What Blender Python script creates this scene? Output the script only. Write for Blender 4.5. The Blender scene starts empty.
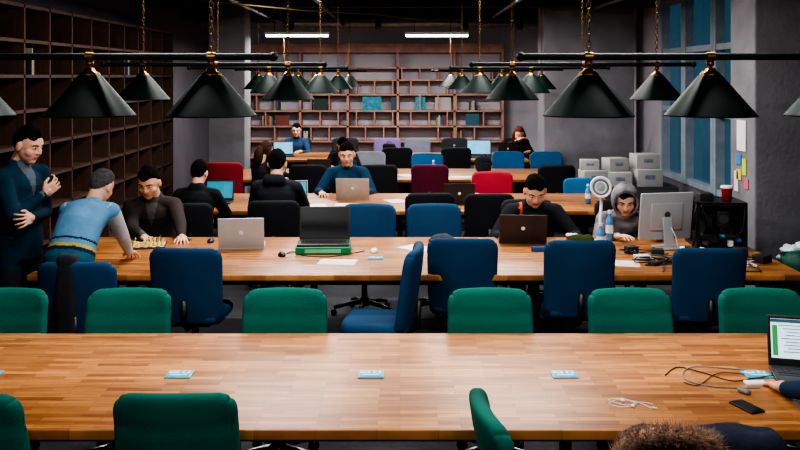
import bpy, math, random
import numpy as np
from mathutils import Vector, Matrix, noise
random.seed(7)
sc=bpy.context.scene
V=Vector
def C(r,g,b):
    f=lambda c:(c/255/12.92) if c/255<=.04045 else ((c/255+.055)/1.055)**2.4
    return (f(r),f(g),f(b),1)
# ------------------------------------------------------------ materials
MATS={}
def mat(name,col=(.5,.5,.5,1),rough=.6,metal=0,emit=0,ecol=None,var=.15,scale=8,bump=0,bscale=60,spec=None):
    if name in MATS: return MATS[name]
    m=bpy.data.materials.new(name); m.use_nodes=True
    nt=m.node_tree; b=nt.nodes['Principled BSDF']
    b.inputs['Roughness'].default_value=rough; b.inputs['Metallic'].default_value=metal
    if spec is not None: b.inputs['Specular IOR Level'].default_value=spec
    tc=nt.nodes.new('ShaderNodeTexCoord')
    n=nt.nodes.new('ShaderNodeTexNoise'); n.inputs['Scale'].default_value=scale; n.inputs['Detail'].default_value=4
    nt.links.new(tc.outputs['Object'],n.inputs['Vector'])
    r=nt.nodes.new('ShaderNodeValToRGB')
    r.color_ramp.elements[0].position=.3; r.color_ramp.elements[1].position=.7
    r.color_ramp.elements[0].color=[c*(1-var) for c in col[:3]]+[1]
    r.color_ramp.elements[1].color=[min(1,c*(1+var)) for c in col[:3]]+[1]
    nt.links.new(n.outputs['Fac'],r.inputs['Fac']); nt.links.new(r.outputs['Color'],b.inputs['Base Color'])
    if bump:
        n2=nt.nodes.new('ShaderNodeTexNoise'); n2.inputs['Scale'].default_value=bscale
        nt.links.new(tc.outputs['Object'],n2.inputs['Vector'])
        bp=nt.nodes.new('ShaderNodeBump'); bp.inputs['Strength'].default_value=bump; bp.inputs['Distance'].default_value=.01
        nt.links.new(n2.outputs['Fac'],bp.inputs['Height']); nt.links.new(bp.outputs['Normal'],b.inputs['Normal'])
    if emit:
        b.inputs['Emission Color'].default_value=ecol or col; b.inputs['Emission Strength'].default_value=emit
    MATS[name]=m; return m
def wood(name,c1,c2,c3,bw=.45,bh=.06,rough=.35,swap=False):
    m=bpy.data.materials.new(name); m.use_nodes=True; nt=m.node_tree; b=nt.nodes['Principled BSDF']
    b.inputs['Roughness'].default_value=rough
    tc=nt.nodes.new('ShaderNodeTexCoord')
    mp=nt.nodes.new('ShaderNodeMapping'); nt.links.new(tc.outputs['Object'],mp.inputs['Vector'])
    if swap: mp.inputs['Rotation'].default_value=(math.radians(90),0,math.radians(90))
    br=nt.nodes.new('ShaderNodeTexBrick'); br.inputs['Scale'].default_value=1
    br.inputs['Brick Width'].default_value=bw; br.inputs['Row Height'].default_value=bh
    br.inputs['Mortar Size'].default_value=.001; br.inputs['Mortar Smooth'].default_value=.5
    br.inputs['Color1'].default_value=c1; br.inputs['Color2'].default_value=c2; br.inputs['Mortar'].default_value=c3
    br.offset=.37; nt.links.new(mp.outputs[0],br.inputs['Vector'])
    n=nt.nodes.new('ShaderNodeTexNoise'); n.inputs['Scale'].default_value=6; n.inputs['Detail'].default_value=6
    mp2=nt.nodes.new('ShaderNodeMapping'); mp2.inputs['Scale'].default_value=(1,14,1)
    nt.links.new(mp.outputs[0],mp2.inputs['Vector']); nt.links.new(mp2.outputs[0],n.inputs['Vector'])
    mx=nt.nodes.new('ShaderNodeMix'); mx.data_type='RGBA'; mx.blend_type='MULTIPLY'; mx.inputs[0].default_value=.65
    r=nt.nodes.new('ShaderNodeValToRGB'); r.color_ramp.elements[0].position=.3; r.color_ramp.elements[1].position=.65
    r.color_ramp.elements[0].color=(.42,.38,.34,1); r.color_ramp.elements[1].color=(1,1,1,1)
    nt.links.new(n.outputs['Fac'],r.inputs['Fac'])
    nt.links.new(br.outputs['Color'],mx.inputs[6]); nt.links.new(r.outputs['Color'],mx.inputs[7])
    nt.links.new(mx.outputs[2],b.inputs['Base Color'])
    MATS[name]=m; return m
WT=wood('table_wood',C(206,142,82),C(152,94,52),C(100,60,32),bw=.26,bh=.04,rough=.38)
WB=wood('bookcase_wood',C(98,68,54),C(84,58,46),C(56,38,30),bw=1.4,bh=.4,rough=.6,swap=True)
WS=wood('shelf_wood',C(196,148,128),C(176,128,110),C(120,86,72),bw=2,bh=.5,rough=.6)
BLK=mat('black_plastic',C(22,23,25),.45)
BLK2=mat('black_fabric',C(24,26,30),.9,bump=.3)
MET=mat('steel',C(120,122,125),.35,.9)
ALU=mat('laptop_aluminium',C(184,188,192),.4,.3,var=.03)
DKL=mat('laptop_dark',C(48,46,46),.45,.2,var=.05)
WHT=mat('white_plastic',C(225,228,230),.4,var=.03)
PAP=mat('paper',C(225,225,222),.8,var=.04)
BRS=mat('brass',C(140,100,42),.35,1)
CHN=mat('chain_brass_aged',C(96,72,38),.5,.9)
GRNS=mat('lamp_shade_green',C(5,24,19),.55,0,var=.1,spec=.18)
GRNI=mat('lamp_shade_inner',C(110,112,98),.6)
BARM=mat('bar_dark_green',C(12,22,19),.5,0,spec=.2)
CONC=mat('concrete',C(122,121,126),.85,var=.2,scale=2.5,bump=.4,bscale=25)
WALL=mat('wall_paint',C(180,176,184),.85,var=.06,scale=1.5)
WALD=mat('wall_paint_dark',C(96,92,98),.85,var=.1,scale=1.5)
CEIL=mat('ceiling_dark',C(32,31,33),.9,var=.3,scale=2)
FLOOR=mat('floor_carpet',C(50,51,55),.95,var=.25,scale=30,bump=.4,bscale=200)
# ------------------------------------------------------------ mesh builder
class MB:
    def __init__(s): s.v=[];s.f=[];s.m=[];s.sm=[];s.mats=[]
    def mi(s,m):
        if m not in s.mats: s.mats.append(m)
        return s.mats.index(m)
    def add(s,vs,fs,m,M=None,smooth=False):
        o=len(s.v); i=s.mi(m)
        for v in vs:
            v=V(v)
            s.v.append(M@v if M else v)
        for f in fs: s.f.append([k+o for k in f]); s.m.append(i); s.sm.append(smooth)
    def box(s,c,z,m,M=None):
        x,y,w=c; a,b,d=z[0]/2,z[1]/2,z[2]/2
        vs=[(x+i*a,y+j*b,w+k*d) for k in(-1,1) for j in(-1,1) for i in(-1,1)]
        s.add(vs,[(0,2,3,1),(4,5,7,6),(0,1,5,4),(2,6,7,3),(0,4,6,2),(1,3,7,5)],m,M)
    def cyl(s,p0,p1,r0,r1,m,seg=12,M=None):
        p0=V(p0);p1=V(p1);d=(p1-p0).normalized(); a=d.orthogonal().normalized(); b=d.cross(a)
        vs=[]
        for p,r in((p0,r0),(p1,r1)):
            for i in range(seg):
                t=2*math.pi*i/seg; vs.append(p+a*math.cos(t)*r+b*math.sin(t)*r)
        fs=[(i,(i+1)%seg,seg+(i+1)%seg,seg+i) for i in range(seg)]
        s.add(vs,fs,m,M,True)
        s.add(vs,[tuple(range(seg))[::-1],tuple(range(seg,2*seg))],m,M)
    def lathe(s,prof,m,M=None,seg=20):
        vs=[];n=len(prof)
        for r,z in prof:
            for i in range(seg):
                t=2*math.pi*i/seg; vs.append((r*math.cos(t),r*math.sin(t),z))
        fs=[(j*seg+i,j*seg+(i+1)%seg,(j+1)*seg+(i+1)%seg,(j+1)*seg+i) for j in range(n-1) for i in range(seg)]
        s.add(vs,fs,m,M,True)
    def tube(s,pts,r,m,seg=6,M=None,closed=False):
        pts=[V(p) for p in pts]; n=len(pts); vs=[]; prev=None
        for i,p in enumerate(pts):
            if closed: t=pts[(i+1)%n]-pts[i-1]
            else: t=pts[min(i+1,n-1)]-pts[max(i-1,0)]
            t=t.normalized() if t.length>0 else V((0,0,1))
            a=(prev-t*prev.dot(t)) if prev is not None else t.orthogonal()
            if a.length<1e-5: a=t.orthogonal()
            a.normalize(); prev=a; b=t.cross(a)
            rr=r[i] if isinstance(r,(list,tuple)) else r
            for k in range(seg):
                w=2*math.pi*k/seg; vs.append(p+a*math.cos(w)*rr+b*math.sin(w)*rr)
        fs=[]
        for j in range(n if closed else n-1):
            j2=(j+1)%n
            for i in range(seg): fs.append((j*seg+i,j*seg+(i+1)%seg,j2*seg+(i+1)%seg,j2*seg+i))
        if not closed: fs+= [tuple(range(seg))[::-1],tuple(range((n-1)*seg,n*seg))]
        s.add(vs,fs,m,M,True)
    def ell(s,c,r,m,M=None,su=16,sv=10,fn=None):
        vs=[];c=V(c)
        for j in range(sv+1):
            ph=math.pi*j/sv
            for i in range(su):
                t=2*math.pi*i/su
                p=V((c.x+r[0]*math.sin(ph)*math.cos(t),c.y+r[1]*math.sin(ph)*math.sin(t),c.z+r[2]*math.cos(ph)))
                vs.append(fn(p) if fn else p)
        fs=[(j*su+i,(j+1)*su+i,(j+1)*su+(i+1)%su,j*su+(i+1)%su) for j in range(sv) for i in range(su)]
        s.add(vs,fs,m,M,True)
    def rbox(s,c,size,r,m,M=None,deform=None,ni=1,nr=3):
        h=[k/2 for k in size]; r=min(r,min(h)*.999)
        ax=[]
        for k in range(3):
            inn=h[k]-r
            l=[-inn-r*(1-t/nr) for t in range(nr)]+[-inn+2*inn*t/ni for t in range(ni+1)]+[inn+r*(t+1)/nr for t in range(nr)]
            ax.append(l)
        idx={};vs=[];fs=[];N=len(ax[0])
        def vid(i,j,k):
            q=(i,j,k)
            if q in idx: return idx[q]
            p=[ax[0][i],ax[1][j],ax[2][k]]
            inn=[max(-(h[a]-r),min(h[a]-r,p[a])) for a in range(3)]
            d=V([p[a]-inn[a] for a in range(3)])
            if d.length>0: d=d.normalized()*r
            p=V(inn)+d
            if deform: p=deform(p)
            idx[q]=len(vs); vs.append(p+V(c)); return idx[q]
        for a in range(3):
            b,cx=(a+1)%3,(a+2)%3
            for e in(0,N-1):
                for i in range(N-1):
                    for j in range(N-1):
                        q=[]
                        for (u,w) in((i,j),(i+1,j),(i+1,j+1),(i,j+1)):
                            t=[0,0,0];t[a]=e;t[b]=u;t[cx]=w;q.append(vid(*t))
                        fs.append(q if e else q[::-1])
        s.add(vs,fs,m,M,True)
    def mesh(s,name):
        me=bpy.data.meshes.new(name); me.from_pydata([tuple(v) for v in s.v],[],s.f)
        for m in s.mats: me.materials.append(m)
        me.polygons.foreach_set('material_index',s.m); me.polygons.foreach_set('use_smooth',s.sm); me.update()
        return me
    def obj(s,name,loc=(0,0,0),rz=0,parent=None,scale=(1,1,1)):
        return inst(name,s.mesh(name),loc,rz,scale,parent)
def inst(name,me,loc=(0,0,0),rz=0,scale=(1,1,1),parent=None):
    o=bpy.data.objects.new(name,me); sc.collection.objects.link(o)
    o.location=loc; o.rotation_euler=(0,0,math.radians(rz)); o.scale=scale
    if parent: o.parent=parent
    return o
def Mx(loc=(0,0,0),rx=0,ry=0,rz=0):
    return Matrix.Translation(loc)@Matrix.Rotation(math.radians(rz),4,'Z')@Matrix.Rotation(math.radians(ry),4,'Y')@Matrix.Rotation(math.radians(rx),4,'X')
def remesh(mb,voxel,it=4):
    me=mb.mesh('tmp'); o=bpy.data.objects.new('tmp',me); sc.collection.objects.link(o)
    a=o.modifiers.new('r','REMESH'); a.mode='VOXEL'; a.voxel_size=voxel
    if it:
        b=o.modifiers.new('s','SMOOTH'); b.factor=.5; b.iterations=it
    dg=bpy.context.evaluated_depsgraph_get(); dg.update()
    me2=bpy.data.meshes.new_from_object(o.evaluated_get(dg))
    bpy.data.objects.remove(o); bpy.data.meshes.remove(me)
    me2.polygons.foreach_set('use_smooth',[True]*len(me2.polygons)); return me2
# ------------------------------------------------------------ room
def simple(name,c,s,m):
    b=MB(); b.box(c,s,m); return b.obj(name)
simple('floor',(0,9.5,-.05),(9.4,21,.1),FLOOR)
simple('ceiling',(0,9.5,3.65),(9.4,21,.1),CEIL)
simple('wall_back',(0,19.85,1.8),(9,.2,3.6),WALL)
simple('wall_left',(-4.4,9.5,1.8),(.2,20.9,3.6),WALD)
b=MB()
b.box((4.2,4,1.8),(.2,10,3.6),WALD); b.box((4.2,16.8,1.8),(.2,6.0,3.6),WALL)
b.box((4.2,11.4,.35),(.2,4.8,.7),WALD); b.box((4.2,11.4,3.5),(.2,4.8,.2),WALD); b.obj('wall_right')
GL=mat('window_glass_night',C(22,44,56),.06,.0,emit=.75,ecol=C(44,76,94),var=.5,scale=1.2)
FR=mat('window_frame_grey',C(136,148,158),.5)
ys=[9.05,10.25,11.45,12.65,13.75]
for i in range(4):
    b=MB(); y0,y1=ys[i],ys[i+1]
    b.box((4.2,(y0+y1)/2,2.05),(.02,y1-y0-.1,2.6),GL)
    for y in(y0+.05,y1-.05): b.box((4.15,y,2.05),(.16,.09,2.7),FR)
    for z in(.74,1.75,2.62,3.36): b.box((4.15,(y0+y1)/2,z),(.14,y1-y0-.1,.08),FR)
    b.obj('window_%d'%(i+1))
def column(c,s):
    b=MB(); b.rbox((0,0,s[2]/2),s,.02,CONC)
    b.box((0,0,.05),(s[0]+.03,s[1]+.03,.1),BLK); return b.obj('concrete_column',(c[0],c[1],0))
column((3.74,8.62),(.78,.62,3.59)); column((-3.02,15.6),(.64,.6,3.59)); column((3.15,15.0),(1.5,.7,3.59))
for n,p,s in(('baseboard_back',(0,19.73,.05),(8.7,.03,.1)),('baseboard_left',(-4.28,3,.05),(.03,5,.1)),('baseboard_right',(4.08,4,.05),(.03,9,.1))):
    simple(n,p,s,BLK)
b=MB()
for y,z,w,h,c in((8.62,1.66,.22,.3,(225,225,225)),(8.7,1.42,.14,.1,(60,130,190)),(8.55,1.36,.1,.16,(190,210,70)),(8.68,1.27,.12,.1,(230,190,60)),(8.5,1.2,.1,.1,(220,90,120)),(8.75,1.2,.1,.2,(215,215,215))):
    b.box((3.343,y,z),(.005,w,h),mat('note_%d_%d'%(c[0],c[2]),C(*c),.8,var=.03))
b.obj('pinned_notes')
b=MB()
for y in(11,14.2,17.4): b.box((0,y,3.48),(8.6,.22,.26),CEIL)
b.obj('ceiling_beams')
DUCT=mat('duct_metal',C(130,132,136),.4,.7)
b=MB(); b.cyl((-4.2,18.6,3.36),(4.1,18.6,3.36),.11,.11,DUCT,20)
for x in range(-4,5): b.cyl((x,18.6,3.36),(x+.03,18.6,3.36),.12,.12,DUCT,20)
b.obj('ventilation_duct')
b=MB()
for x,c in((-2.4,MET),(-1.2,BLK),(1.7,BLK),(3.1,MET)): b.cyl((x,6,3.33),(x,19.6,3.33),.035,.035,c)
b.tube([(-2.8,12,3.28),(-1.5,13.5,3.25),(-.5,15,3.3),(.8,16.6,3.26),(2.8,17.8,3.3)],.012,mat('yellow_cable',C(100,80,36)))
b.obj('ceiling_pipes')
b=MB(); b.box((-.1,16.2,3.3),(5.2,.1,.05),BLK)
for x in(-2,-.4,1.2,2.2): b.cyl((x,16.2,3.27),(x,16.12,3.12),.05,.06,BLK)
b.obj('track_light_rail')
TUBE=mat('tube_glow',C(255,255,255),.5,emit=14,ecol=(1,.97,.95,1),var=0)
def linlight(x,y,z,L,w,pw):
    e=bpy.data.objects.new('ceiling_tube_light',None); sc.collection.objects.link(e); e.location=(x,y,z)
    b=MB(); b.box((0,0,.04),(L,.12,.05),WHT); b.cyl((-L/2+.02,0,0),(L/2-.02,0,0),.022,.022,TUBE)
    for s in(-1,1): b.cyl((s*L*.35,0,.06),(s*L*.35,0,3.6-z),.006,.006,BLK,6)
    b.obj('fixture',parent=e)
    l=bpy.data.lights.new('tube_lamp','AREA'); l.shape='RECTANGLE'; l.size=L; l.size_y=w; l.energy=pw; l.color=(1,.965,.945)
    o=bpy.data.objects.new('tube_lamp',l); sc.collection.objects.link(o); o.parent=e; o.location=(0,0,-.04)
for x in(-1.93,.69): linlight(x+.0,16.5,3.0,1.2,.1,135)
for y,p in((2.0,55),(5.0,80),(8.2,84),(10.4,76),(12.6,80)):  # unseen tube fixtures, added overhead out of view to light the tables
    for x in(-1.3,1.3): linlight(x,y,3.42,1.2,.12,p)
# ------------------------------------------------------------ bookcases
b=MB(); 
b.box((-4.27,10.5,1.5),(.03,9.4,3.0),WB)
y=5.8
while y<15.3:
    b.box((-4.07,y,1.5),(.38,.035,3.0),WB); y+=.66
for k in range(9): b.box((-4.07,10.42,.05+k*.365),(.38,9.26,.035),WB)
b.obj('wooden_bookcase')
b=MB()
bc=[mat('book_%d'%i,C(*c),.7,var=.05) for i,c in enumerate([(170,165,158),(50,95,110),(120,62,52),(60,70,90),(160,134,86),(36,58,50)])]
for (cy,row,n) in((9.3,6,3),(11.3,5,2),(12.6,6,4),(13.3,5,3)):
    yy=cy
    for i in range(n):
        w=random.uniform(.02,.045); h=random.uniform(.2,.3)
        b.box((-4.0,yy+w/2,.068+row*.365+h/2),(.2,w,h),random.choice(bc)); yy+=w+.003
b.obj('books')
b=MB(); Y=19.55
X0,X1=-3.36,2.26
b.box(((X0+X1)/2,Y,2.86),(X1-X0,.4,.2),WS)
rows=[.08,.45,.8,1.13,1.47,1.83,2.15,2.42]
for z in rows: b.box(((X0+X1)/2,Y,z),(X1-X0,.38,.035),WS)
for x in(X0,-2.2,-1.15,-.05,1.2,X1): b.box((x,Y,1.45),(.05,.38,2.9),WS)
for i in range(len(rows)-1):
    for k in range(14):
        x=X0+.2+k*.4+(i%2)*.2
        if x<X1-.1 and random.random()<.7: b.box((x,Y,(rows[i]+rows[i+1])/2),(.03,.36,rows[i+1]-rows[i]-.03),WS)
b.obj('wall_shelving')
b=MB()
teal=mat('poster_teal',C(40,130,150),.6,var=.5,scale=14); 
for x,r,w,h,m in((-.62,4,.42,.3,teal),(-.1,4,.2,.28,bc[3]),(.45,4,.22,.3,teal),(.95,4,.35,.28,bc[0]),(-1.75,4,.3,.25,bc[5]),(-2.6,3,.3,.22,bc[2]),(1.6,3,.3,.26,bc[1]),(1.8,5,.2,.25,bc[4])):
    b.box((x,Y-.1,rows[r]+.02+h/2),(w,.04,h),m)
for r in(2,3,4,5,6):
    for k in range(2 if r<5 else 1):
        x=random.uniform(X0+.2,X1-.5)
        for i in range(random.randint(2,6)):
            w=random.uniform(.025,.05); h=random.uniform(.16,.24)
            b.box((x+w/2,Y,rows[r]+.02+h/2),(w,.2,h),random.choice(bc)); x+=w
b.obj('shelf_books')
# ------------------------------------------------------------ tables
def table(xa,xb,ya,yb,name='long_table'):
    b=MB(); w=xb-xa; d=yb-ya; cx=(xa+xb)/2; cy=(ya+yb)/2
    b.rbox((0,0,.7275),(w,d,.045),.006,WT,nr=2)
    b.box((0,0,.67),(w-.3,d-.3,.06),BLK)
    n=max(2,int(w/1.9)+1)
    for i in range(n):
        x=-w/2+.2+(w-.4)*i/(n-1)
        for s in(-1,1): b.box((x,s*(d/2-.14),.35),(.06,.06,.70),BLK)
        b.box((x,0,.64),(.05,d-.34,.05),BLK); b.box((x,0,.1),(.04,d-.34,.04),BLK)
    return b.obj(name,(cx,cy,0))
table(-3.0,3.0,3.71,5.11); table(-2.8,3.05,6.6,8.16); table(-2.5,2.5,9.73,11.2)
table(-2.5,2.45,12.7,14.2); table(-2.5,2.3,15.7,17.2)
CY=mat('socket_cyan',C(60,160,192),.4,var=.1)
b=MB(); b.rbox((0,0,.004),(.13,.1,.008),.003,CY)
b.box((-.03,.018,.009),(.045,.035,.004),WHT); b.box((.03,.018,.009),(.035,.035,.004),WHT); b.box((0,-.026,.009),(.11,.025,.004),CY)
b.box((-.03,.018,.0115),(.03,.01,.002),CY); b.box((.03,.018,.0115),(.02,.02,.002),CY); b.box((0,-.026,.0115),(.08,.008,.002),WHT)
sock=b.mesh('socket_plate')
for x in(-2.06,-1.1,-.145,.82,1.78): inst('socket_plate',sock,(x,4.39,.75))
for x in(-1.6,-.2,.7): inst('socket_plate',sock,(x,7.2,.75))
# ------------------------------------------------------------ chairs
CH={}
def chair_mesh(kind,col):
    k=(kind,col)
    if k in CH: return CH[k]
    c=mat('chair_%d_%d_%d'%col,C(*col),.85,var=.12,scale=5,bump=.25,bscale=150,spec=.3)
    b=MB()
    W,z0,z1=(.52,.56,.958) if kind=='low' else (.54,.42,1.0)
    hx,hz=W/2,(z1-z0)/2; R=.075
    def df(p):
        x,y,z=p; ax=abs(x)-(hx-R); az=abs(z)-(hz-R)
        if ax>0 and az>0:
            n=math.hypot(ax,az); l=max(ax,az); x=math.copysign(hx-R+ax*l/n,x); z=math.copysign(hz-R+az*l/n,z)
        z+= -.12*x*x*(1 if z>0 else -.6)
        puff=(1-(x/hx)**2)*(1-(z/hz)**2)*.012
        y+= math.copysign(puff,y)
        if kind=='low' and abs(z-.06)<.02: y-=math.copysign(.005,y)
        x*=1-.05*(hz-z)/(2*hz) if kind!='low' else 1-.03*(z+hz)/(2*hz)
        y+=.55*x*x-.09*(z/hz)*.5
        return V((x,y,z))
    b.rbox((0,-.25,(z0+z1)/2),(W,.07,z1-z0),.032,c,deform=df,ni=12,nr=3)
    def ds(p):
        x,y,z=p; ax=abs(x)-.17; ay=abs(y)-.16
        if ax>0 and ay>0:
            n=math.hypot(ax,ay); l=max(ax,ay); x=math.copysign(.17+ax*l/n,x); y=math.copysign(.16+ay*l/n,y)
        return V((x,y,z+.01*(1-(x/.25)**2)))
    b.rbox((0,0,.46),(.5,.48,.085),.04,c,deform=ds,ni=8)
    b.box((0,0,.405),(.3,.3,.03),BLK)
    b.tube([(0,-.05,.4),(0,-.2,.39),(0,-.29,.46),(0,-.29,.62)],.022,BLK,8)
    b.cyl((0,0,.1),(0,0,.41),.028,.025,BLK); b.cyl((0,0,.08),(0,0,.16),.045,.04,BLK)
    for i in range(5):
        t=2*math.pi*i/5+.3; ex,ey=.29*math.cos(t),.29*math.sin(t)
        b.tube([(0,0,.12),(ex*.6,ey*.6,.1),(ex,ey,.07)],[.026,.022,.016],BLK if kind!='low' else MET,8)
        a=V((-math.sin(t),math.cos(t),0))*.02; e=V((ex,ey,.028)); b.cyl(e-a,e+a,.028,.028,BLK,12)
    CH[k]=b.mesh('office_chair'); return CH[k]
def chair(kind,col,x,y,rz=0,sz=1,name='office_chair'):
    r=math.radians(rz); cx=x-math.sin(r)*.25; cy=y+math.cos(r)*.25
    return inst(name,chair_mesh(kind,col),(cx,cy,0),rz,(1,1,sz))
G=(0,90,76); B=(17,60,94); K=(26,28,32); RD=(146,30,46); MR=(92,22,44)
for x,r in((-2.37,180),(-1.63,181),(-.69,179),(.54,180),(1.38,182),(2.17,178)): chair('low',G,x,5.30,r)
chair('low',G,-.92,3.60,1); chair('low',G,-1.79,3.62,-10); chair('low',G,.36,3.46,-84)
chair('tall',B,-2.21,6.02,1,.98); chair('tall',B,-1.56,6.4,-3); chair('tall',B,.09,6.25,82,1.04)
chair('tall',B,.47,6.62,-3,1.03); chair('tall',B,1.33,6.5,2,1.04); chair('tall',B,2.27,6.45,-3,.99)
chair('tall',B,-.30,8.55,172); chair('tall',B,.33,8.55,182)
chair('tall',K,-2.43,8.82,180); chair('tall',K,1.28,8.86,180); chair('tall',K,2.22,8.85,180)
chair('tall',K,.95,9.35,0); chair('tall',K,.32,9.4,4); chair('tall',K,-1.3,9.05,3,.97); chair('tall',K,-2.2,9.08,0,.94)
chair('tall',RD,1.2,11.45,180); chair('tall',K,-.68,11.8,180); chair('tall',(30,96,140),2.38,11.4,176,.92)
chair('tall',RD,-2.48,12.4,5,1.03); chair('tall',MR,.42,12.4,-5); chair('tall',K,2.2,12.35,3); chair('tall',K,-.3,12.4,0); chair('tall',K,-1.3,12.4,0)
chair('tall',(30,96,144),.45,14.5,180,.97); chair('tall',(30,96,144),1.78,14.5,180); chair('tall',(30,96,144),2.4,14.45,180)
chair('tall',(130,135,145),-.5,14.5,178); chair('tall',K,-.05,15.35,0); chair('tall',K,.98,15.35,5); chair('tall',K,-.93,14.9,180)
for x,c in((-.25,(100,84,130)),(.35,(90,95,105)),(-1.1,K),(1.1,K),(-2.04,K),(2.33,K)): chair('tall',c,x,17.65,180,name='office_chair')
# ------------------------------------------------------------ pendant lamps
b=MB(); b.lathe([(.001,.03),(.022,.028),(.03,.01),(.045,0)],BRS)
b.lathe([(.04,0),(.06,-.012),(.125,-.09),(.222,-.205),(.227,-.213),(.223,-.213),(.12,-.1),(.03,-.01)],GRNS,seg=36)
b.lathe([(.035,.012),(.05,0),(.052,-.008)],BRS); b.cyl((0,0,.02),(0,0,.095),.009,.009,BRS)
b.ell((0,0,.05),(.02,.02,.018),BRS); b.ell((0,0,-.1),(.03,.03,.045),GRNI)
shade=b
def linkpts(i):
    pts=[];z=i*.032
    for k in range(10):
        t=2*math.pi*k/10; u=.011*math.cos(t); w=.022*math.sin(t)
        pts.append((u,0,z+w) if i%2 else (0,u,z+w))
    return pts
rowsY=[4.41,7.42,10.45,13.45,16.45]
for ri,y in enumerate(rowsY):
    for s in(-1,1):
        b=MB(); zb=2.34; base=2.255
        b.cyl((-.95,0,zb),(.92,0,zb),.018,.018,BARM,12)
        for e in(-.95,.92): b.ell((e,0,zb),(.024,.024,.024),BARM)
        for lx in(-.61,0,.61):
            b.cyl((lx-.02,0,zb),(lx+.02,0,zb),.024,.024,BRS)
            M=Mx((lx,0,base)); o=len(b.v)
            for v in shade.v: b.v.append(M@v)
            for f,mi_,sm in zip(shade.f,shade.m,shade.sm):
                b.f.append([k+o for k in f]); b.m.append(b.mi(shade.mats[mi_])); b.sm.append(sm)
        for lx in(-.61,.61):
            for i in range(38):
                b.tube([(lx+p[0],p[1],zb+.03+p[2]) for p in linkpts(i)],.003,CHN,4,closed=True)
        b.obj('billiard_pendant_lamp',(s*1.555,y,0),0)
# ------------------------------------------------------------ laptops
def screen(name,c,e): return mat('screen_'+name,C(*c),.3,emit=e,var=.35,scale=9)
def laptop(x,y,z,rz,w=.36,d=.25,op=105,lid=ALU,scr=None,name='laptop',logo=True):
    b=MB(); b.rbox((0,0,.009),(w,d,.018),.006,lid,nr=2)
    b.box((0,.02,.0185),(w*.86,d*.45,.002),BLK)
    for r in range(4):
        for k in range(12): b.box((-w*.4+k*w*.073,.075-r*.024,.0205),(w*.058,.018,.003),DKL)
    b.box((0,-d*.32,.0185),(w*.28,d*.22,.001),DKL)
    M=Matrix.Translation((0,d/2-.005,.016))@Matrix.Rotation(math.radians(90-op),4,'X')
    b.rbox((0,.004,d*.5),(w,.009,d),.004,lid,M,nr=2)
    b.box((0,-.0015,d*.5),(w*.97,.002,d*.94),BLK,M)
    if scr:
        b.box((0,-.003,d*.52),(w*.91,.002,d*.82),scr,M)
        if scr is SW:
            b.box((0,-.0045,d*.13),(w*.91,.001,d*.04),DKL,M); b.box((0,-.0045,d*.89),(w*.91,.001,d*.07),mat('ui_bar',C(60,90,110),.5,emit=.3),M)
            for q in range(9): b.box((-w*.1+(q%3)*.01,-.0045,d*(.8-.065*q)),(w*(.5-.06*(q%4)),.001,d*.014),mat('ui_text',C(70,80,90),.5),M)
            b.box((-w*.4,-.0045,d*.5),(w*.07,.001,d*.6),mat('ui_green',C(60,150,80),.5,emit=.4),M)
    if logo: b.cyl((0,.0085,d*.52),(0,.0095,d*.52),.018,.018,WHT if lid is not WHT else MET,16,M)
    return b.obj(name,(x,y,z),rz)
S0=screen('off',(14,16,20),0); SB=screen('blue',(70,150,190),1.3); SW=screen('white',(190,215,225),1.0); ST=screen('teal',(40,120,140),.8)
laptop(2.03,4.34,.75,-14,.36,.25,105,DKL,SW)
laptop(-1.38,7.72,.75,186,.39,.28,108,ALU)
g=MB(); g.rbox((0,0,.03),(.46,.3,.06),.008,mat('box_green',C(24,120,76),.6)); g.box((0,-.151,.03),(.3,.002,.03),mat('box_label_green',C(120,180,140),.6)); g.obj('green_box',(-.65,7.5,.75),2)
laptop(-.65,7.52,.81,2,.44,.28,104,DKL,S0)
laptop(1.1,7.95,.75,176,.42,.27,108,mat('laptop_brown',C(62,50,50),.45,.2),S0)
b=MB(); MM=Mx((0,0,.27),rx=8)
b.rbox((0,0,0),(.5,.022,.42),.01,ALU,MM,nr=2); b.rbox((0,-.016,0),(.3,.02,.24),.009,ALU,MM,nr=2); b.box((0,.0125,.01),(.48,.002,.38),S0,MM)
b.cyl((0,-.028,.02),(0,-.029,.02),.028,.028,MET,20,MM)
b.rbox((0,-.06,.13),(.09,.015,.26),.005,ALU,Mx((0,0,0),rx=-8),nr=2); b.rbox((0,-.04,.006),(.22,.2,.012),.005,ALU,nr=2)
b.tube([(.02,-.03,.2),(.05,-.08,.1),(.06,-.1,.01),(.15,-.16,.006)],.004,WHT)
b.obj('desktop_monitor',(2.32,7.68,.751),12)
laptop(-1.25,10.25,.75,8,.36,.25,108,ALU,ST)
laptop(-.57,10.75,.75,180,.40,.27,110,mat('laptop_silver_beige',C(170,160,150),.4,.2))
laptop(.68,10.3,.75,182,.36,.25,105,DKL)
laptop(-2.15,10.35,.75,0,.34,.24,105,DKL,ST)
laptop(-2.15,16.3,.75,12,.38,.26,105,DKL,SB); laptop(1.45,16.2,.75,-6,.46,.3,105,DKL,SB)
laptop(-1.2,13.3,.75,178,.36,.25,105,DKL); laptop(2.0,16.5,.75,182,.36,.25,100,DKL)
laptop(-1.9,13.2,.75,4,.36,.25,105,DKL,ST)
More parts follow.
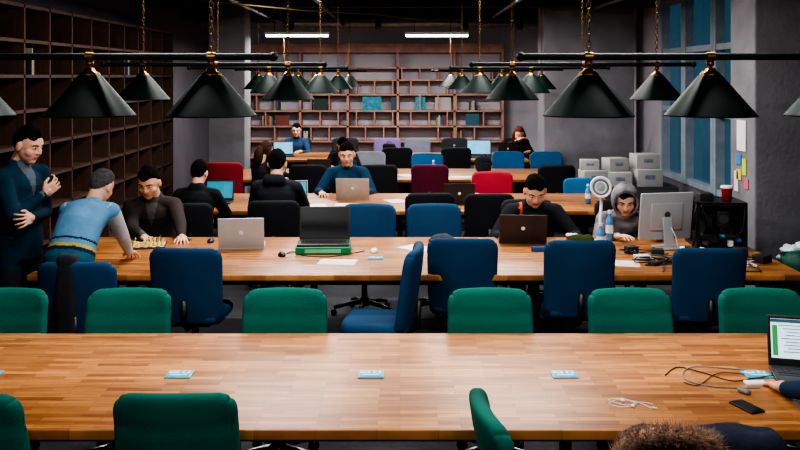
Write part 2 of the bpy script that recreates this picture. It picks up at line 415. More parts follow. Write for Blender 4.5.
# ------------------------------------------------------------ people
SK=[mat('skin_%d'%i,C(*c),.6,var=.06,scale=20) for i,c in enumerate([(214,162,134),(200,146,116),(226,182,158)])]
HR={'black':mat('hair_black',C(13,11,10),1,var=.3,scale=60,bump=.5,spec=.12),'brown':mat('hair_brown',C(54,34,24),.9,var=.3,scale=60,bump=.5,spec=.2),'grey':mat('hair_grey',C(72,70,72),.95,var=.4,scale=60,bump=.5,spec=.2),'auburn':mat('hair_auburn',C(92,46,32),.9,var=.3,scale=60,spec=.2)}
EYW=mat('eye_white',C(190,180,172),.3,var=0); EYD=mat('eye_dark',C(20,14,12),.2,var=0); LIP=mat('lips',C(176,112,98),.5,var=0)
SHOE=mat('shoe',C(25,24,24),.5)
def cap(mb,a,b_,ra,rb,m,seg=14):
    mb.tube([a,b_],[ra,rb],m,seg)
    mb.ell(a,(ra,)*3,m); mb.ell(b_,(rb,)*3,m)
_h=MB(); D=SK[0]
_h.ell((0,-.008,.022),(.077,.097,.1),D,su=24,sv=16); _h.ell((0,.014,-.035),(.066,.076,.085),D,su=20,sv=14); _h.ell((0,.046,-.088),(.034,.036,.03),D)
cap(_h,V((0,.084,.012)),V((0,.1,-.024)),.008,.012,D); _h.ell((-.011,.091,-.028),(.008,.011,.008),D); _h.ell((.011,.091,-.028),(.008,.011,.008),D)
for s in(-1,1):
    _h.ell((s*.078,-.01,-.012),(.011,.021,.034),D); cap(_h,V((s*.015,.081,.026)),V((s*.046,.066,.026)),.01,.009,D); _h.ell((s*.036,.046,-.03),(.03,.034,.034),D)
_h.ell((0,.08,-.056),(.024,.01,.007),D); _h.ell((0,.078,-.066),(.019,.011,.008),D)
cap(_h,V((0,-.02,-.05)),V((0,-.035,-.15)),.056,.058,D)
HEAD=remesh(_h,.005,3)
def head_mesh(skin):
    me=HEAD.copy(); me.materials.clear(); me.materials.append(skin); me.materials.append(LIP)
    for p in me.polygons:
        c=p.center
        p.material_index=1 if (c.y>.074 and abs(c.x)<.02 and -.069<c.z<-.053) else 0
    return me
def hand_raw(curl):
    h=MB(); h.rbox((0,.045,0),(.082,.09,.028),.013,D); cap(h,V((0,-.04,0)),V((0,.02,0)),.027,.03,D)
    for i,(x,L) in enumerate(((-.032,.07),(-.011,.08),(.011,.075),(.031,.058))):
        p=V((x,.085,0)); a=0; sp=x*1.6
        for k,fr in enumerate((.45,.32,.25)):
            a+=math.radians(curl*(.6 if k==0 else 1)); q=p+V((sp*fr*L*6,math.cos(a)*L*fr*1.15,-math.sin(a)*L*fr*1.15))
            cap(h,p,q,.0088-.0006*k,.0082-.0006*k,D,10); p=q
    cap(h,V((-.03,.018,-.006)),V((-.058,.048,-.014)),.015,.0115,D,10); cap(h,V((-.058,.048,-.014)),V((-.064,.082,-.022)),.0112,.009,D,10)
    return remesh(h,.0032,2)
HANDS={30:hand_raw(22),60:hand_raw(40)}
def hand_mesh(curl,mirror,skin):
    me=HANDS[curl].copy(); me.materials.clear(); me.materials.append(skin)
    if mirror:
        me.transform(Matrix.Scale(-1,4,(1,0,0))); me.flip_normals()
    return me
def ik(a,t,l1,l2,pole):
    v=t-a; Dn=min(v.length,(l1+l2)*.995); Dn=max(Dn,abs(l1-l2)+.02); d=v.normalized(); x=(l1*l1-l2*l2+Dn*Dn)/(2*Dn); h=math.sqrt(max(0,l1*l1-x*x))
    pp=pole-d*pole.dot(d); pp.normalize(); return a+d*x+pp*h, a+d*Dn
def smooth(t): t=max(0,min(1,t)); return t*t*(3-2*t)
def person(name,loc,rot,top,pants=None,skin=0,hair='black',hipz=.5,lean=8,lean2=None,hp=0,hy=0,hl=None,hr=None,local=False,stand=False,scale=1,bulk=1.05,long=False,hood=None,fn=None,curl=30,collar=None,polel=None,poler=None,sleeve=None,headwear=None,glasses=False,hs=1.1,jacket=None):
    pants=pants or mat('trousers_dark',C(30,32,40),.85)
    e=bpy.data.objects.new(name,None); sc.collection.objects.link(e); e.location=(loc[0],loc[1],0); e.rotation_euler=(0,0,math.radians(rot)); e.scale=(scale,)*3
    W=Matrix.Translation((loc[0],loc[1],0))@Matrix.Rotation(math.radians(rot),4,'Z')@Matrix.Scale(scale,4); Wi=W.inverted()
    L=lambda p: V(p) if local else Wi@V(p)
    lean2=lean if lean2 is None else lean2
    sk=SK[skin]; sleeve=sleeve or top; sb=.45+.55*bulk
    r1,r2=math.radians(lean),math.radians(lean2)
    hip=V((0,0,hipz)); d1=V((0,math.sin(r1),math.cos(r1))); d2=V((0,math.sin(r2),math.cos(r2))); f1=V((0,math.cos(r1),-math.sin(r1))); f2=V((0,math.cos(r2),-math.sin(r2))); X=V((1,0,0))
    mid=hip+d1*.25; neck=mid+d2*.27
    mb=MB(); caps=[]
    rings=[(hip-d1*.1,f1,.15,.11),(hip-d1*.02,f1,.178,.13),(hip+d1*.12,f1,.162,.12),(mid+d2*.03,(f1+f2).normalized(),.165,.122),(mid+d2*.14,f2,.176,.125),(mid+d2*.205,f2,.15,.105),(neck-d2*.02,f2,.08,.07)]
    if stand: rings=[(hip-V((0,0,.14)),V((0,1,0)),.17,.125)]+rings[1:]
    vs=[];sg=24
    for c,f,rx,ry in rings:
        for i in range(sg):
            t=2*math.pi*i/sg; vs.append(c+X*math.cos(t)*rx*bulk+f*math.sin(t)*ry*bulk)
    n=len(rings); fs=[(j*sg+i,j*sg+(i+1)%sg,(j+1)*sg+(i+1)%sg,(j+1)*sg+i) for j in range(n-1) for i in range(sg)]+[tuple(range(sg))[::-1],tuple(range((n-1)*sg,n*sg))]
    mb.add(vs,fs,top)
    for (c,f,rx,ry),(c2,f_,rx2,ry2) in zip(rings[:-1],rings[1:]):
        for o in(-.055,0,.055): caps.append((c+X*o,c2+X*o,.12*bulk,.12*bulk,0))
    def C2(a,b_,ra,rb,tag):
        cap(mb,a,b_,ra,rb,top); caps.append((a,b_,ra,rb,tag))
    for s in(-1,1):
        hj=hip+X*s*.092-d1*.03
        if stand: hj=hip+V((s*.092,0,-.05)); kn=V((s*.1,.03,hipz-.45)); an=V((s*.11,-.01,.09))
        else: kn=V((s*.14,.42,hipz+.0)); an=V((s*.13,.38,.1))
        C2(hj,kn,.092,.064,1); C2(kn,an,.062,.046,1); C2(an+V((0,-.02,-.045)),an+V((0,.15,-.055)),.042,.034,3)
    hands=[]
    for s,tgt,pl in((-1,hl,polel),(1,hr,poler)):
        sh=neck-d2*.065+X*s*.172*sb+f2*.015
        if tgt is None: t=V((s*.14,.33,hipz+.13)) if not stand else V((s*.27,.05,hipz-.05))
        else: t=L(tgt)
        pole=V(pl) if pl else V((s*.7,-.3,-.9))
        C2(neck-d2*.035+X*s*.05,sh,.055*sb,.066*sb,0)
        el,wr=ik(sh,t,.29,.25,pole)
        C2(sh,el,.066*sb,.05*bulk,2 if sleeve is not top else 0); C2(el,wr,.05*bulk,.034*bulk,2 if sleeve is not top else 0)
        hands.append((s,wr,(wr-el).normalized()))
    hpit=math.radians(lean2*.45+hp); R=Matrix.Rotation(math.radians(hy),3,'Z')@Matrix.Rotation(-hpit,3,'X')
    up=R@V((0,0,1)); hc=neck+d2*.035+up*.125*hs+ (R@V((0,.025,0)))
    C2(neck-d2*.03,hc-up*.07-(R@V((0,.02,0))),.062,.055,4)
    if collar: C2(neck-d2*.01-X*.02-f2*.02,neck-d2*.01+X*.02-f2*.02,.076,.076,0)
    if hood=='down': C2(neck-f2*.085-X*.05,neck-f2*.085+X*.05,.065,.065,0)
    me=remesh(mb,.011,5)
    me.materials.clear()
    for m in(top,pants,sleeve,SHOE,sk): me.materials.append(m)
    nf=len(me.polygons); cs=np.zeros(nf*3); me.polygons.foreach_get('center',cs); cs=cs.reshape(-1,3)
    best=np.full(nf,9.); tag=np.zeros(nf,int)
    for a,b_,ra,rb,tg in caps:
        a=np.array(a);b2=np.array(b_);ab=b2-a; t=np.clip(((cs-a)@ab)/max(1e-9,ab@ab),0,1); d=np.linalg.norm(cs-a-t[:,None]*ab,axis=1)-(ra+(rb-ra)*t)
        u=d<best; best[u]=d[u]; tag[u]=tg
    if fn:
        me.materials.append(fn[0]); 
        if len(fn)>2: me.materials.append(fn[1])
        dd=(cs-np.array(hip))@np.array(d1); tag=fn[-1](cs,dd,tag)
    if jacket:
        me.materials.append(jacket); k=len(me.materials)-1
        rel=cs-np.array(neck); dv=-(rel@np.array(d2)); fv=rel@np.array(f2)
        tag[(tag==0)&(fv>.02)&(dv<.2)&(np.abs(cs[:,0])<.05*(1-dv/.2)+.004)]=k
    me.polygons.foreach_set('material_index',tag.astype(np.int32)); me.update()
    inst('body',me,parent=e)
    hM=Matrix.Translation(hc)@R.to_4x4()@Matrix.Scale(hs,4)
    ho=inst('head',head_mesh(sk),parent=e); ho.matrix_local=hM
    ft=MB()
    for s in(-1,1):
        ft.ell((s*.031,.072,.006),(.0125,.012,.0065),EYW,su=12,sv=8); ft.ell((s*.031,.0805,.005),(.0055,.005,.0055),EYD,su=10,sv=6)
        ft.tube([(s*.014,.09,.024),(s*.032,.085,.028),(s*.05,.07,.023)],.0034,HR[hair],6)
        if glasses:
            ft.tube([(s*.033+.022*math.cos(t),.096,.006+.017*math.sin(t)) for t in [k*math.pi/6 for k in range(12)]],.002,BLK,5,closed=True)
            ft.tube([(s*.055,.094,.01),(s*.08,.02,.012),(s*.08,-.02,.005)],.002,BLK,5)
    fo=ft.obj('eyes_and_brows',parent=e); fo.matrix_local=hM
    hb=MB(); sd=random.random()*50
    def zl(x,y):
        if long: return .07 if y>.05 else (.07-.16*smooth((.05-y)/.05))
        if y>.04: return .06+.01*math.sin(x*60+sd)
        if y>-.03: return -.005+.065*smooth((y+.03)/.07)
        return -.0-.08*smooth((-.03-y)/.05)
    def hf(p):
        c=V((0,-.01,.024)); k=smooth((p.z-zl(p.x,p.y))/.03+.5)
        q=c+(p-c)*(.86+.14*k)
        return q+(p-c).normalized()*(noise.noise(p*60+V((sd,0,0)))*.006+noise.noise(p*16+V((sd,5,0)))*.008)*k
    hb.ell((0,-.01,.025),(.0815,.102,.107),HR[hair],su=40,sv=32,fn=hf)
    if long:
        for s in(-1,1): hb.tube([(s*.07,0,.05),(s*.088,-.01,-.03),(s*.085,-.01,-.11),(s*.08,.02,-.19)],[.02,.03,.032,.012],HR[hair],10)
        hb.tube([(0,-.09,.04),(0,-.11,-.05),(0,-.1,-.14),(0,-.09,-.22)],[.04,.06,.06,.02],HR[hair],12)
    hh=hb.obj('hair',parent=e); hh.matrix_local=hM
    if hood=='up':
        hd=MB(); Mh=Matrix.Rotation(math.radians(-90),4,'X'); Ms=Matrix.Diagonal((.92,1,1.16,1))@Mh
        hd.lathe([(.088,.062),(.102,.07),(.112,.055),(.118,.0),(.112,-.05),(.085,-.1),(.04,-.13),(.001,-.135)],headwear or top,Ms,seg=32)
        hd.lathe([(.088,.062),(.1,.04),(.104,0),(.1,-.05),(.07,-.09),(.001,-.12)],headwear or top,Ms,seg=32)
        o2=hd.obj('hood',parent=e); o2.matrix_local=hM
    for s,wr,fd in hands:
        f=V((fd.x,fd.y,fd.z*(1 if local else .35))).normalized(); upv=V((0,1,.15)) if local else V((0,0,1))
        x=f.cross(upv).normalized(); z=x.cross(f)
        M=Matrix.Translation(wr+f*.02)@Matrix((x,f,z)).transposed().to_4x4()
        o=inst('hand_'+('left' if s<0 else 'right'),hand_mesh(curl,s<0,sk),parent=e); o.matrix_local=M
    return e
def cloth(n,c,var=.12): return mat('cloth_'+n,C(*c),.9,var=var,scale=10,bump=.35,bscale=30,spec=.2)
TZ=.785
person('standing_man',(-2.9,6.7),-112,cloth('dark_teal_jacket',(18,48,66)),hipz=.95,lean=0,lean2=3,hp=18,hy=4,local=True,stand=True,scale=1.06,
   hl=(.06,.18,1.12),hr=(-.02,.2,1.27),polel=(-.8,-.2,-.9),poler=(.5,.0,-1),curl=60,collar=True,bulk=1.06,hs=1.1,jacket=cloth('shirt_dark',(80,90,100)))
VB=cloth('vest_blue',(92,140,174)); YL=cloth('stripe_yellow',(180,164,80)); NV=cloth('stripe_navy',(24,40,70))
def vest(cs,dd,tag):
    t=tag.copy(); m=(tag==0)
    t[m&(dd>.03)&(dd<.06)]=6; t[m&(dd>.06)&(dd<.085)]=5; t[m&(dd>.12)&(dd<.135)]=6
    t[m&(dd<0.03)]=1; return t
person('leaning_man',(-2.42,6.44),-8,VB,cloth('teal_jeans',(44,90,110)),hair='grey',hipz=.92,lean=32,lean2=56,hp=6,hy=-10,stand=True,scale=.98,
   hl=(-2.58,7.05,.79),hr=(-2.18,7.12,.79),sleeve=cloth('shirt_white',(185,190,195)),fn=(YL,NV,vest),bulk=1.1)
person('chess_player',(-2.4,8.62),188,cloth('brown_jacket',(54,47,45)),hp=14,hy=-12,lean=12,lean2=24,scale=1.08,hl=(-1.98,7.98,TZ),hr=(-2.33,7.98,TZ),bulk=1.15,collar=True,hs=1.16,jacket=cloth('shirt_grey',(80,76,74)))
person('seated_man',(-2.2,9.4),-4,cloth('black_coat',(22,24,28)),hp=6,lean=10,lean2=16,scale=1.02,hl=(-2.4,9.9,TZ),hr=(-2.0,9.9,TZ),bulk=1.15,collar=True)
person('seated_man',(-1.33,9.38),-6,cloth('charcoal_jacket',(32,34,42)),hp=4,hy=5,lean=3,lean2=8,scale=1.1,hl=(-1.5,9.9,TZ),hr=(-1.1,9.9,TZ),bulk=1.15,hood='down')
person('seated_man',(-.68,11.52),180,cloth('teal_hoodie',(22,54,78)),hp=6,lean=12,lean2=22,scale=1.07,hl=(-.45,10.98,TZ),hr=(-.98,10.98,TZ),bulk=1.2,hood='down',skin=0,hs=1.16)
person('seated_woman',(-1.98,12.42),-40,cloth('dark_sweater',(40,34,40)),hair='brown',long=True,hp=10,lean=6,bulk=.95,hl=(-1.9,12.9,TZ),hr=(-1.6,12.85,TZ))
person('seated_man',(-2.04,17.45),180,cloth('blue_sweater',(34,58,84)),hp=8,lean=8,glasses=True,hl=(-1.9,17.0,TZ),hr=(-2.2,17.0,TZ))
person('seated_man',(-.93,14.55),180,cloth('dark_hoodie',(34,36,44)),hp=28,lean=14,lean2=22,hood='down',hl=(-.75,14.05,TZ),hr=(-1.1,14.05,TZ))
person('seated_woman',(2.3,17.4),182,cloth('grey_cardigan',(60,48,46)),hair='auburn',long=True,hp=10,lean=20,lean2=32,bulk=.95,hl=(2.5,16.9,TZ),hr=(2.25,16.95,1.0),hs=1.2)
OR=cloth('orange_trim',(190,80,40))
def downj(cs,dd,tag):
    t=tag.copy(); m=(tag==0); t[m&(abs(cs[:,0]-.12)<.012)&(dd>.2)]=5; return t
person('seated_man',(1.28,8.62),178,cloth('black_down_jacket',(28,30,36)),hp=14,lean=18,lean2=36,scale=1.06,bulk=1.28,hl=(1.6,8.02,TZ),hr=(.96,8.02,TZ),collar=True,fn=(OR,downj),hs=1.18)
person('hooded_person',(2.15,8.6),172,cloth('grey_pattern_hoodie',(120,118,122),.6),hp=6,lean=26,lean2=46,scale=1.04,hood='up',skin=2,hl=(2.36,8.04,TZ),hr=(1.95,8.0,TZ),hs=1.14)
person('seated_person',(2.25,3.66),4,cloth('navy_sweater',(24,50,78)),hp=10,lean=8,lean2=14,hl=(1.8,4.1,TZ),hr=(2.5,4.2,TZ),polel=(-1,.1,-.2))
# ------------------------------------------------------------ props on tables
def spl(pts,n=8):
    P=[V(p) for p in pts]; P=[P[0]]+P+[P[-1]]; out=[]
    for i in range(1,len(P)-2):
        for k in range(n):
            t=k/n; a,b_,c,d=P[i-1:i+3]
            out.append(.5*((2*b_)+(c-a)*t+(2*a-5*b_+4*c-d)*t*t+(3*b_-a-3*c+d)*t**3))
    out.append(P[-2]); return out
b=MB(); b.tube(spl([(1.13,3.95,.752),(1.08,4.03,.752),(1.0,4.05,.752),(.95,4.0,.753),(1.0,3.96,.753),(1.07,3.99,.755),(1.03,4.06,.754),(.96,4.05,.753),(1.02,3.98,.755),(1.1,4.02,.753),(1.15,4.0,.752)]),.0019,WHT,5)
for p in((1.02,4.03,.757),(1.05,3.965,.757)): b.ell(p,(.009,.012,.007),WHT)
b.cyl((1.13,3.95,.755),(1.15,3.94,.755),.004,.004,WHT,8)
b.obj('earphones')
b=MB(); b.rbox((0,0,.005),(.075,.15,.01),.004,BLK); b.box((0,0,.0105),(.068,.13,.001),mat('phone_glass',C(12,14,18),.1)); b.obj('smartphone',(1.56,3.96,.75),20)
CAB=mat('cable_grey',C(120,120,126),.5)
b=MB(); b.tube(spl([(1.32,4.38,.754),(1.42,4.5,.754),(1.52,4.42,.754),(1.62,4.3,.754),(1.75,4.33,.756),(1.85,4.36,.76)]),.0028,BLK)
b.tube(spl([(1.72,4.2,.754),(1.5,4.22,.754),(1.4,4.34,.754),(1.5,4.5,.756),(1.75,4.46,.754),(1.86,4.4,.762)]),.003,CAB)
b.tube(spl([(1.38,4.28,.754),(1.44,4.24,.754),(1.6,4.4,.758),(1.8,4.36,.756)]),.0025,BLK)
b.rbox((1.72,4.26,.757),(.1,.05,.014),.004,WHT); b.obj('charging_cables')
b=MB(); b.rbox((0,0,.012),(.035,.06,.02),.009,CAB); b.obj('usb_adapter',(1.62,4.14,.75),30)
def mouse(x,y,m=BLK,rz=0):
    b=MB(); b.ell((0,0,.008),(.031,.055,.028),m,fn=lambda p:V((p.x,p.y,max(p.z,0)))); b.box((0,.03,.032),(.006,.02,.008),MET); b.obj('computer_mouse',(x,y,.751),rz)
mouse(-.98,7.3,BLK,20); mouse(-.22,7.45,WHT,-10); mouse(-1.7,7.9); mouse(1.62,7.7)
b=MB(); b.rbox((0,0,.005),(.075,.15,.01),.004,BLK); b.obj('smartphone',(-1.98,8.0,.75),70)
def paper(x,y,rz,z=.751,n=2,w=.21,h=.297):
    b=MB()
    for i in range(n): b.box((0,0,.001+i*.0015),(w,h,.001),PAP,Mx(rz=i*7))
    b.obj('paper_sheets',(x,y,z),rz)
paper(-.5,7.05,80); paper(.15,7.62,40); paper(-.6,10.2,85); paper(-.3,10.05,70); paper(-.05,10.5,20); paper(.25,10.9,85); paper(1.5,10.4,60); paper(.1,13.2,30); paper(.9,13.0,80); paper(-1.6,13,20); paper(-.95,10.1,10); paper(1.1,10.9,30); paper(1.75,7.0,75); paper(.7,7.9,15)
b=MB(); b.tube(spl([(-.95,7.38,.754),(-.9,7.45,.756),(-.8,7.3,.754),(-.6,7.25,.754),(-.45,7.35,.754),(-.3,7.5,.754)]),.004,BLK); b.obj('black_cable')
b=MB(); CW=mat('chess_cream',C(220,200,120),.5); CB=mat('chess_brown',C(90,56,30),.5)
b.box((0,0,.01),(.34,.34,.02),CB)
for i in range(8):
    for j in range(8):
        b.box((-.14+i*.04,-.14+j*.04,.021),(.039,.039,.002),CW if (i+j)%2 else CB)
        if random.random()<.4:
            h=random.choice((.035,.05,.065)); m=CW if j<6 else CB
            b.lathe([(.013,.022),(.013,.028),(.007,.034),(.005,.022+h*.7),(.009,.022+h*.8),(.007,.022+h),(.0005,.024+h)],m,Mx((-.14+i*.04,-.14+j*.04,0)),8)
b.obj('chess_set',(-2.2,7.72,.75),10,scale=(.85,.85,.85))
b=MB(); b.ell((0,0,.0),(.12,.08,.07),cloth('grey_hat',(60,62,72)),su=20,sv=12,fn=lambda p:V((p.x,p.y,max(0,p.z+.008*noise.noise(p*30))))); b.tube([(.115*math.cos(t),.076*math.sin(t),.012) for t in [k*math.pi/10 for k in range(20)]],.014,cloth('grey_hat',(60,62,72)),8,closed=True); b.obj('knitted_hat',(.38,7.95,.75),15)
b=MB(); b.lathe([(.001,.03),(.06,.028),(.085,.01),(.085,0)],WHT); b.tube(spl([(0,0,.02),(0.0,.02,.2),(.02,.06,.36),(0,0.03,.5)]),.014,WHT,8)
M=Mx((0,-.0,.5),rx=75)
b.lathe([(.001,-.03),(.05,-.028),(.095,0),(.098,.012),(.088,.016),(.075,.006),(.055,.004),(.001,.004)],WHT,M,28); b.lathe([(.074,.008),(.056,.008)],MET,M,28); b.lathe([(.04,.008),(.001,.012)],mat('lamp_disc_grey',C(150,155,160),.4),M,28); b.obj('desk_lamp',(1.79,7.85,.75))
b=MB(); BT=mat('bottle_blue',C(90,150,200),.15); b.lathe([(.001,0),(.033,.002),(.034,.14),(.03,.16),(.013,.19),(.013,.21)],BT); b.cyl((0,0,.205),(0,0,.23),.016,.016,WHT); b.lathe([(.0345,.06),(.0345,.12)],WHT); bo=b.mesh('water_bottle')
inst('water_bottle',bo,(1.72,7.55,.75)); inst('water_bottle',bo,(1.9,7.98,.75),scale=(1,1,1.2)); inst('water_bottle',bo,(2.2,10.3,.75)); inst('water_bottle',bo,(.5,13.2,.75)); inst('water_bottle',bo,(1.0,16.2,.75))
def phones(x,y,z,rx,rz,m,nm='headphones'):
    b=MB(); M=Mx((0,0,.0),rx=rx); b.tube([(.08*math.cos(t),0,.1+.09*math.sin(t)) for t in [k*math.pi/12 for k in range(13)]],.008,m,8,M)
    for s in(-1,1): b.cyl((s*.06,0,.085),(s*.095,0,.085),.04,.036,m,16,M); b.cyl((s*.05,0,.085),(s*.06,0,.085),.036,.038,BLK,16,M)
    b.obj(nm,(x,y,z),rz)
BH=mat('headphone_blue',C(50,90,160),.4); phones(1.33,7.35,.79,80,10,BH); phones(2.42,7.28,.79,78,-20,WHT)
def crate(name,x,y,w,d,h,c,rz=0,z=.75,tape=True):
    b=MB(); m=mat('box_%d_%d_%d'%c,C(*c),.7,var=.06); b.rbox((0,0,h/2),(w,d,h),.004,m,nr=1)
    if tape: b.box((0,0,h+.0005),(w*.98,.045,.001),mat('tape',C(170,150,110),.4)); b.box((0,-d/2-.0006,h*.55),(w*.4,.001,h*.25),mat('label',C(120,130,145),.6,var=.4,scale=30))
    return b.obj(name,(x,y,z),rz)
b=MB()
for x in(-.2,.2):
    for y in(-.18,.18): b.box((x,y,.2),(.03,.03,.4),BLK)
for z in(.015,.385): 
    for s in(-1,1): b.box((s*.2,0,z),(.03,.39,.03),BLK); b.box((0,s*.18,z),(.4,.03,.03),BLK)
b.box((0,.02,.06),(.34,.3,.09),DKL); b.box((0,0,.11),(.24,.24,.008),MET)
for s in(-1,1): b.cyl((s*.12,-.05,.03),(s*.12,-.05,.38),.008,.008,MET)
b.box((0,-.05,.26),(.34,.05,.05),BLK); b.rbox((.03,-.09,.25),(.11,.1,.14),.01,DKL); b.cyl((.03,-.07,.13),(.03,-.07,.2),.01,.02,BRS)
b.cyl((.03,-.145,.25),(.03,-.14,.25),.04,.04,MET,16)
b.tube(spl([(.03,-.05,.3),(.12,.05,.45),(.18,.12,.3),(.2,.18,.1)]),.01,BLK); b.tube(spl([(.0,-.05,.3),(-.1,.05,.42),(-.16,.1,.25)]),.006,mat('wire_red',C(160,40,40)))
b.tube(spl([(-.18,-.2,.38),(-.1,-.24,.2),(0,-.22,.1),(.15,-.23,.16),(.19,-.2,.36)]),.007,BLK)
b.cyl((-.13,-.05,.2),(-.07,-.05,.2),.1,.1,BLK,20); b.box((0,.17,.2),(.38,.02,.38),BLK); b.box((.0,-.02,.392),(.38,.34,.012),BLK); b.box((.195,0,.2),(.01,.34,.36),BLK)
b.rbox((-.1,-.02,.43),(.12,.14,.07),.01,DKL); b.tube(spl([(-.2,-.18,.4),(-.24,-.22,.3),(-.22,-.2,.15),(-.25,-.2,.02)]),.008,BLK)
for k in range(5): b.box((-.14+k*.07,-.19,.05+.03*(k%3)),(.04,.04,.03+.02*(k%2)),[MET,DKL,CY,WHT,BH][k])
b.obj('desktop_3d_printer',(2.79,7.78,.75),-4)
b=MB(); RC=mat('cup_red',C(170,34,40),.5); b.lathe([(.001,0),(.028,0),(.038,.09)],RC); b.lathe([(.0395,.088),(.0405,.1),(.034,.104),(.001,.103)],WHT); cup=b.mesh('paper_cup'); inst('paper_cup',cup,(2.86,7.7,1.149),scale=(1.3,1.3,1.3)); inst('paper_cup',cup,(1.5,7.75,.75)); inst('paper_cup',cup,(.9,10.4,.75))
b=MB()
for k in range(16):
    x=1.95+random.random()*.85; y=6.8+random.random()*.55
    b.tube(spl([(x+random.uniform(-.22,.22),y+random.uniform(-.13,.13),.756+random.random()*.03) for _ in range(6)]),.0045,random.choice([BLK,BLK,CAB,WHT]))
b.obj('tangled_cables')
for i,(x,y,w,d,h,c) in enumerate([(1.55,7.45,.1,.07,.04,(150,60,50)),(1.46,7.2,.14,.09,.03,(60,66,80)),(1.98,7.2,.12,.08,.03,(200,200,205)),(2.15,7.35,.1,.08,.05,(30,32,36)),(2.55,7.2,.14,.1,.05,(36,38,44)),(2.7,7.0,.12,.1,.03,(180,185,190)),(2.45,6.9,.09,.13,.02,(40,120,150)),(2.82,7.3,.12,.1,.07,(24,26,30)),(2.2,6.95,.08,.08,.035,(190,170,60)),(2.9,7.05,.13,.1,.06,(28,30,34)),(1.95,7.42,.1,.08,.06,(34,36,40)),(2.02,6.95,.1,.07,.03,(26,28,30)),(1.2,7.5,.16,.06,.04,(40,70,120)),(2.35,7.08,.12,.08,.04,(110,40,44))]):
    crate('small_box',x,y,w,d,h,c,random.uniform(-40,40),tape=False)
# backpacks / bags on the far tables
def bag(x,y,z,c,rz=0,s=1):
    m=cloth('bag_%d_%d'%(c[0],c[2]),c); b=MB()
    b.rbox((0,0,.15),(.3,.16,.3),.06,m,deform=lambda p:p+V((.012*noise.noise(p*9),.012*noise.noise(p*8+V((2,0,0))),.012*noise.noise(p*7))),ni=6)
    b.rbox((0,-.09,.1),(.22,.06,.16),.025,m,nr=2); b.tube([(-.05,0,.3),(-.04,0,.34),(.04,0,.34),(.05,0,.3)],.008,BLK)
    for q in(-1,1): b.tube(spl([(q*.1,.08,.28),(q*.12,.14,.18),(q*.1,.08,.04)]),.012,BLK)
    b.obj('backpack',(x,y,z),rz,scale=(s,s,s))
bag(1.3,13.7,.75,(30,34,44),20,.8); bag(-.2,16.3,.75,(40,30,34),-15,.8); bag(3.0,9.6,0,(24,28,36),10,1.2)
crate('storage_box',3.34,7.3,.5,.5,.66,(34,36,40),4,0,False)
GN=mat('green_basket',C(14,78,62),.6); b=MB(); b.lathe([(.001,0),(.12,.0),(.16,.12),(.165,.12),(.125,.0),],GN,seg=24)
for k in range(10): b.lathe([(.125+.0035*k,.012*k),(.13+.0035*k,.012*k+.005),(.125+.0035*k,.012*k+.009)],GN,seg=24)
b.ell((0,0,.09),(.13,.13,.06),GN,fn=lambda p:p+V((0,0,.02*noise.noise(p*20)))); b.obj('green_basket',(3.27,7.18,.662))
PB=mat('plastic_bag',C(200,215,215),.3); b=MB(); b.ell((0,0,.07),(.14,.1,.08),PB,su=28,sv=20,fn=lambda p:p+(p-V((0,0,.07)))*.5*noise.noise(p*22)); b.ell((.02,0,.13),(.03,.03,.04),PB,fn=lambda p:p+V((.02*noise.noise(p*60),0,0))); b.obj('plastic_bag',(3.36,7.44,.672))
b=MB(); b.rbox((0,0,.345),(1.35,.6,.69),.01,mat('cabinet_grey',C(60,62,66),.6)); 
for s in(-1,1): b.box((s*.33,-.305,.35),(.62,.012,.6),mat('cabinet_door',C(70,72,76),.6)); b.box((s*.06,-.318,.4),(.015,.02,.14),MET)
b.obj('low_cabinet',(3.22,12.6,0))
for x,y,w,d,h,rz,z in((2.74,12.5,.34,.3,.22,5,.69),(3.1,12.45,.32,.3,.2,-8,.69),(3.5,12.5,.36,.34,.24,3,.69),(3.08,12.6,.3,.25,.18,14,.893),(3.5,12.6,.34,.3,.2,6,.932),(2.7,12.55,.26,.2,.14,-6,.912)):
    crate('cardboard_box',x,y,w,d,h,(172,170,168),rz,z)
chair('low',G,1.2,3.42,0,.8)
NVY=cloth('navy_parka',(26,32,48)); b=MB()
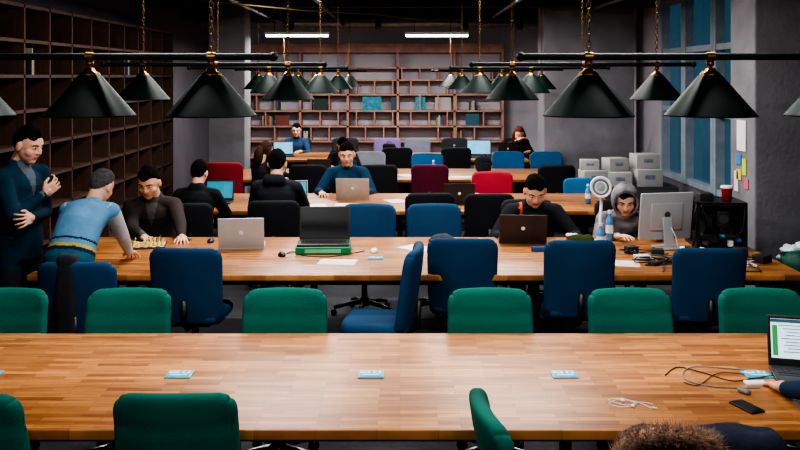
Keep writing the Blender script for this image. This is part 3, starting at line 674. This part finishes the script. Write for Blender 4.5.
b.rbox((.05,0,-.1),(.66,.19,.36),.07,NVY,deform=lambda p:V((p.x,p.y+.35*p.x*p.x+.015*noise.noise(p*12),p.z-.22*p.x*p.x+.02*noise.noise(p*9+V((3,0,0))))),ni=14)
FUR=mat('fur_brown',C(142,110,90),.9,var=.4,scale=40)
base=spl([(-.32,-.04,-.06),(-.28,-.07,.04),(-.19,-.09,.09),(-.06,-.09,.09),(.05,-.08,.05),(.11,-.06,-.03)],6)
b.tube(base,.03,FUR,8)
for k in range(5600):
    p=random.choice(base)+V([random.uniform(-.02,.02) for _ in range(3)]); d=V([random.gauss(0,1) for _ in range(3)]).normalized(); d.z+=.2
    a=d.orthogonal().normalized()*.0022; q=p+d*random.uniform(.03,.052)+V((.008,0,0))
    c2=d.cross(a).normalized()*.0022
    b.add([p+a,p-a*.5+c2,p-a*.5-c2,q],[(0,1,3),(1,2,3),(2,0,3)],FUR)
b.obj('fur_hood_parka',(1.13,3.42,.79))
b=MB(); b.rbox((0,0,-.2),(.14,.12,.6),.04,BLK2,deform=lambda p:p+V((.012*noise.noise(p*9),.01*noise.noise(p*7),0)),ni=8); b.obj('black_scarf',(-2.27,6.0,.93))
OL=cloth('olive',(60,68,30)); b=MB(); b.rbox((0,0,0),(.2,.12,.14),.04,OL,deform=lambda p:p+V((.012*noise.noise(p*14),.008*noise.noise(p*11),.012*noise.noise(p*16))),ni=8); b.obj('olive_cloth',(1.34,6.5,1.0))
# ------------------------------------------------------------ world + camera
w=bpy.data.worlds.new('world'); sc.world=w; w.use_nodes=True
w.node_tree.nodes['Background'].inputs[0].default_value=(.36,.5,.62,1); w.node_tree.nodes['Background'].inputs[1].default_value=.35
cd=bpy.data.cameras.new('camera'); cd.lens=39.6; cd.sensor_width=36; cd.shift_y=-.18625; cd.clip_start=.05
co=bpy.data.objects.new('camera',cd); sc.collection.objects.link(co); co.location=(0,0,2.243); co.rotation_euler=(math.radians(90),0,0); sc.camera=co
sc.view_settings.view_transform='AgX'; sc.view_settings.look='AgX - High Contrast'; sc.view_settings.exposure=0.0
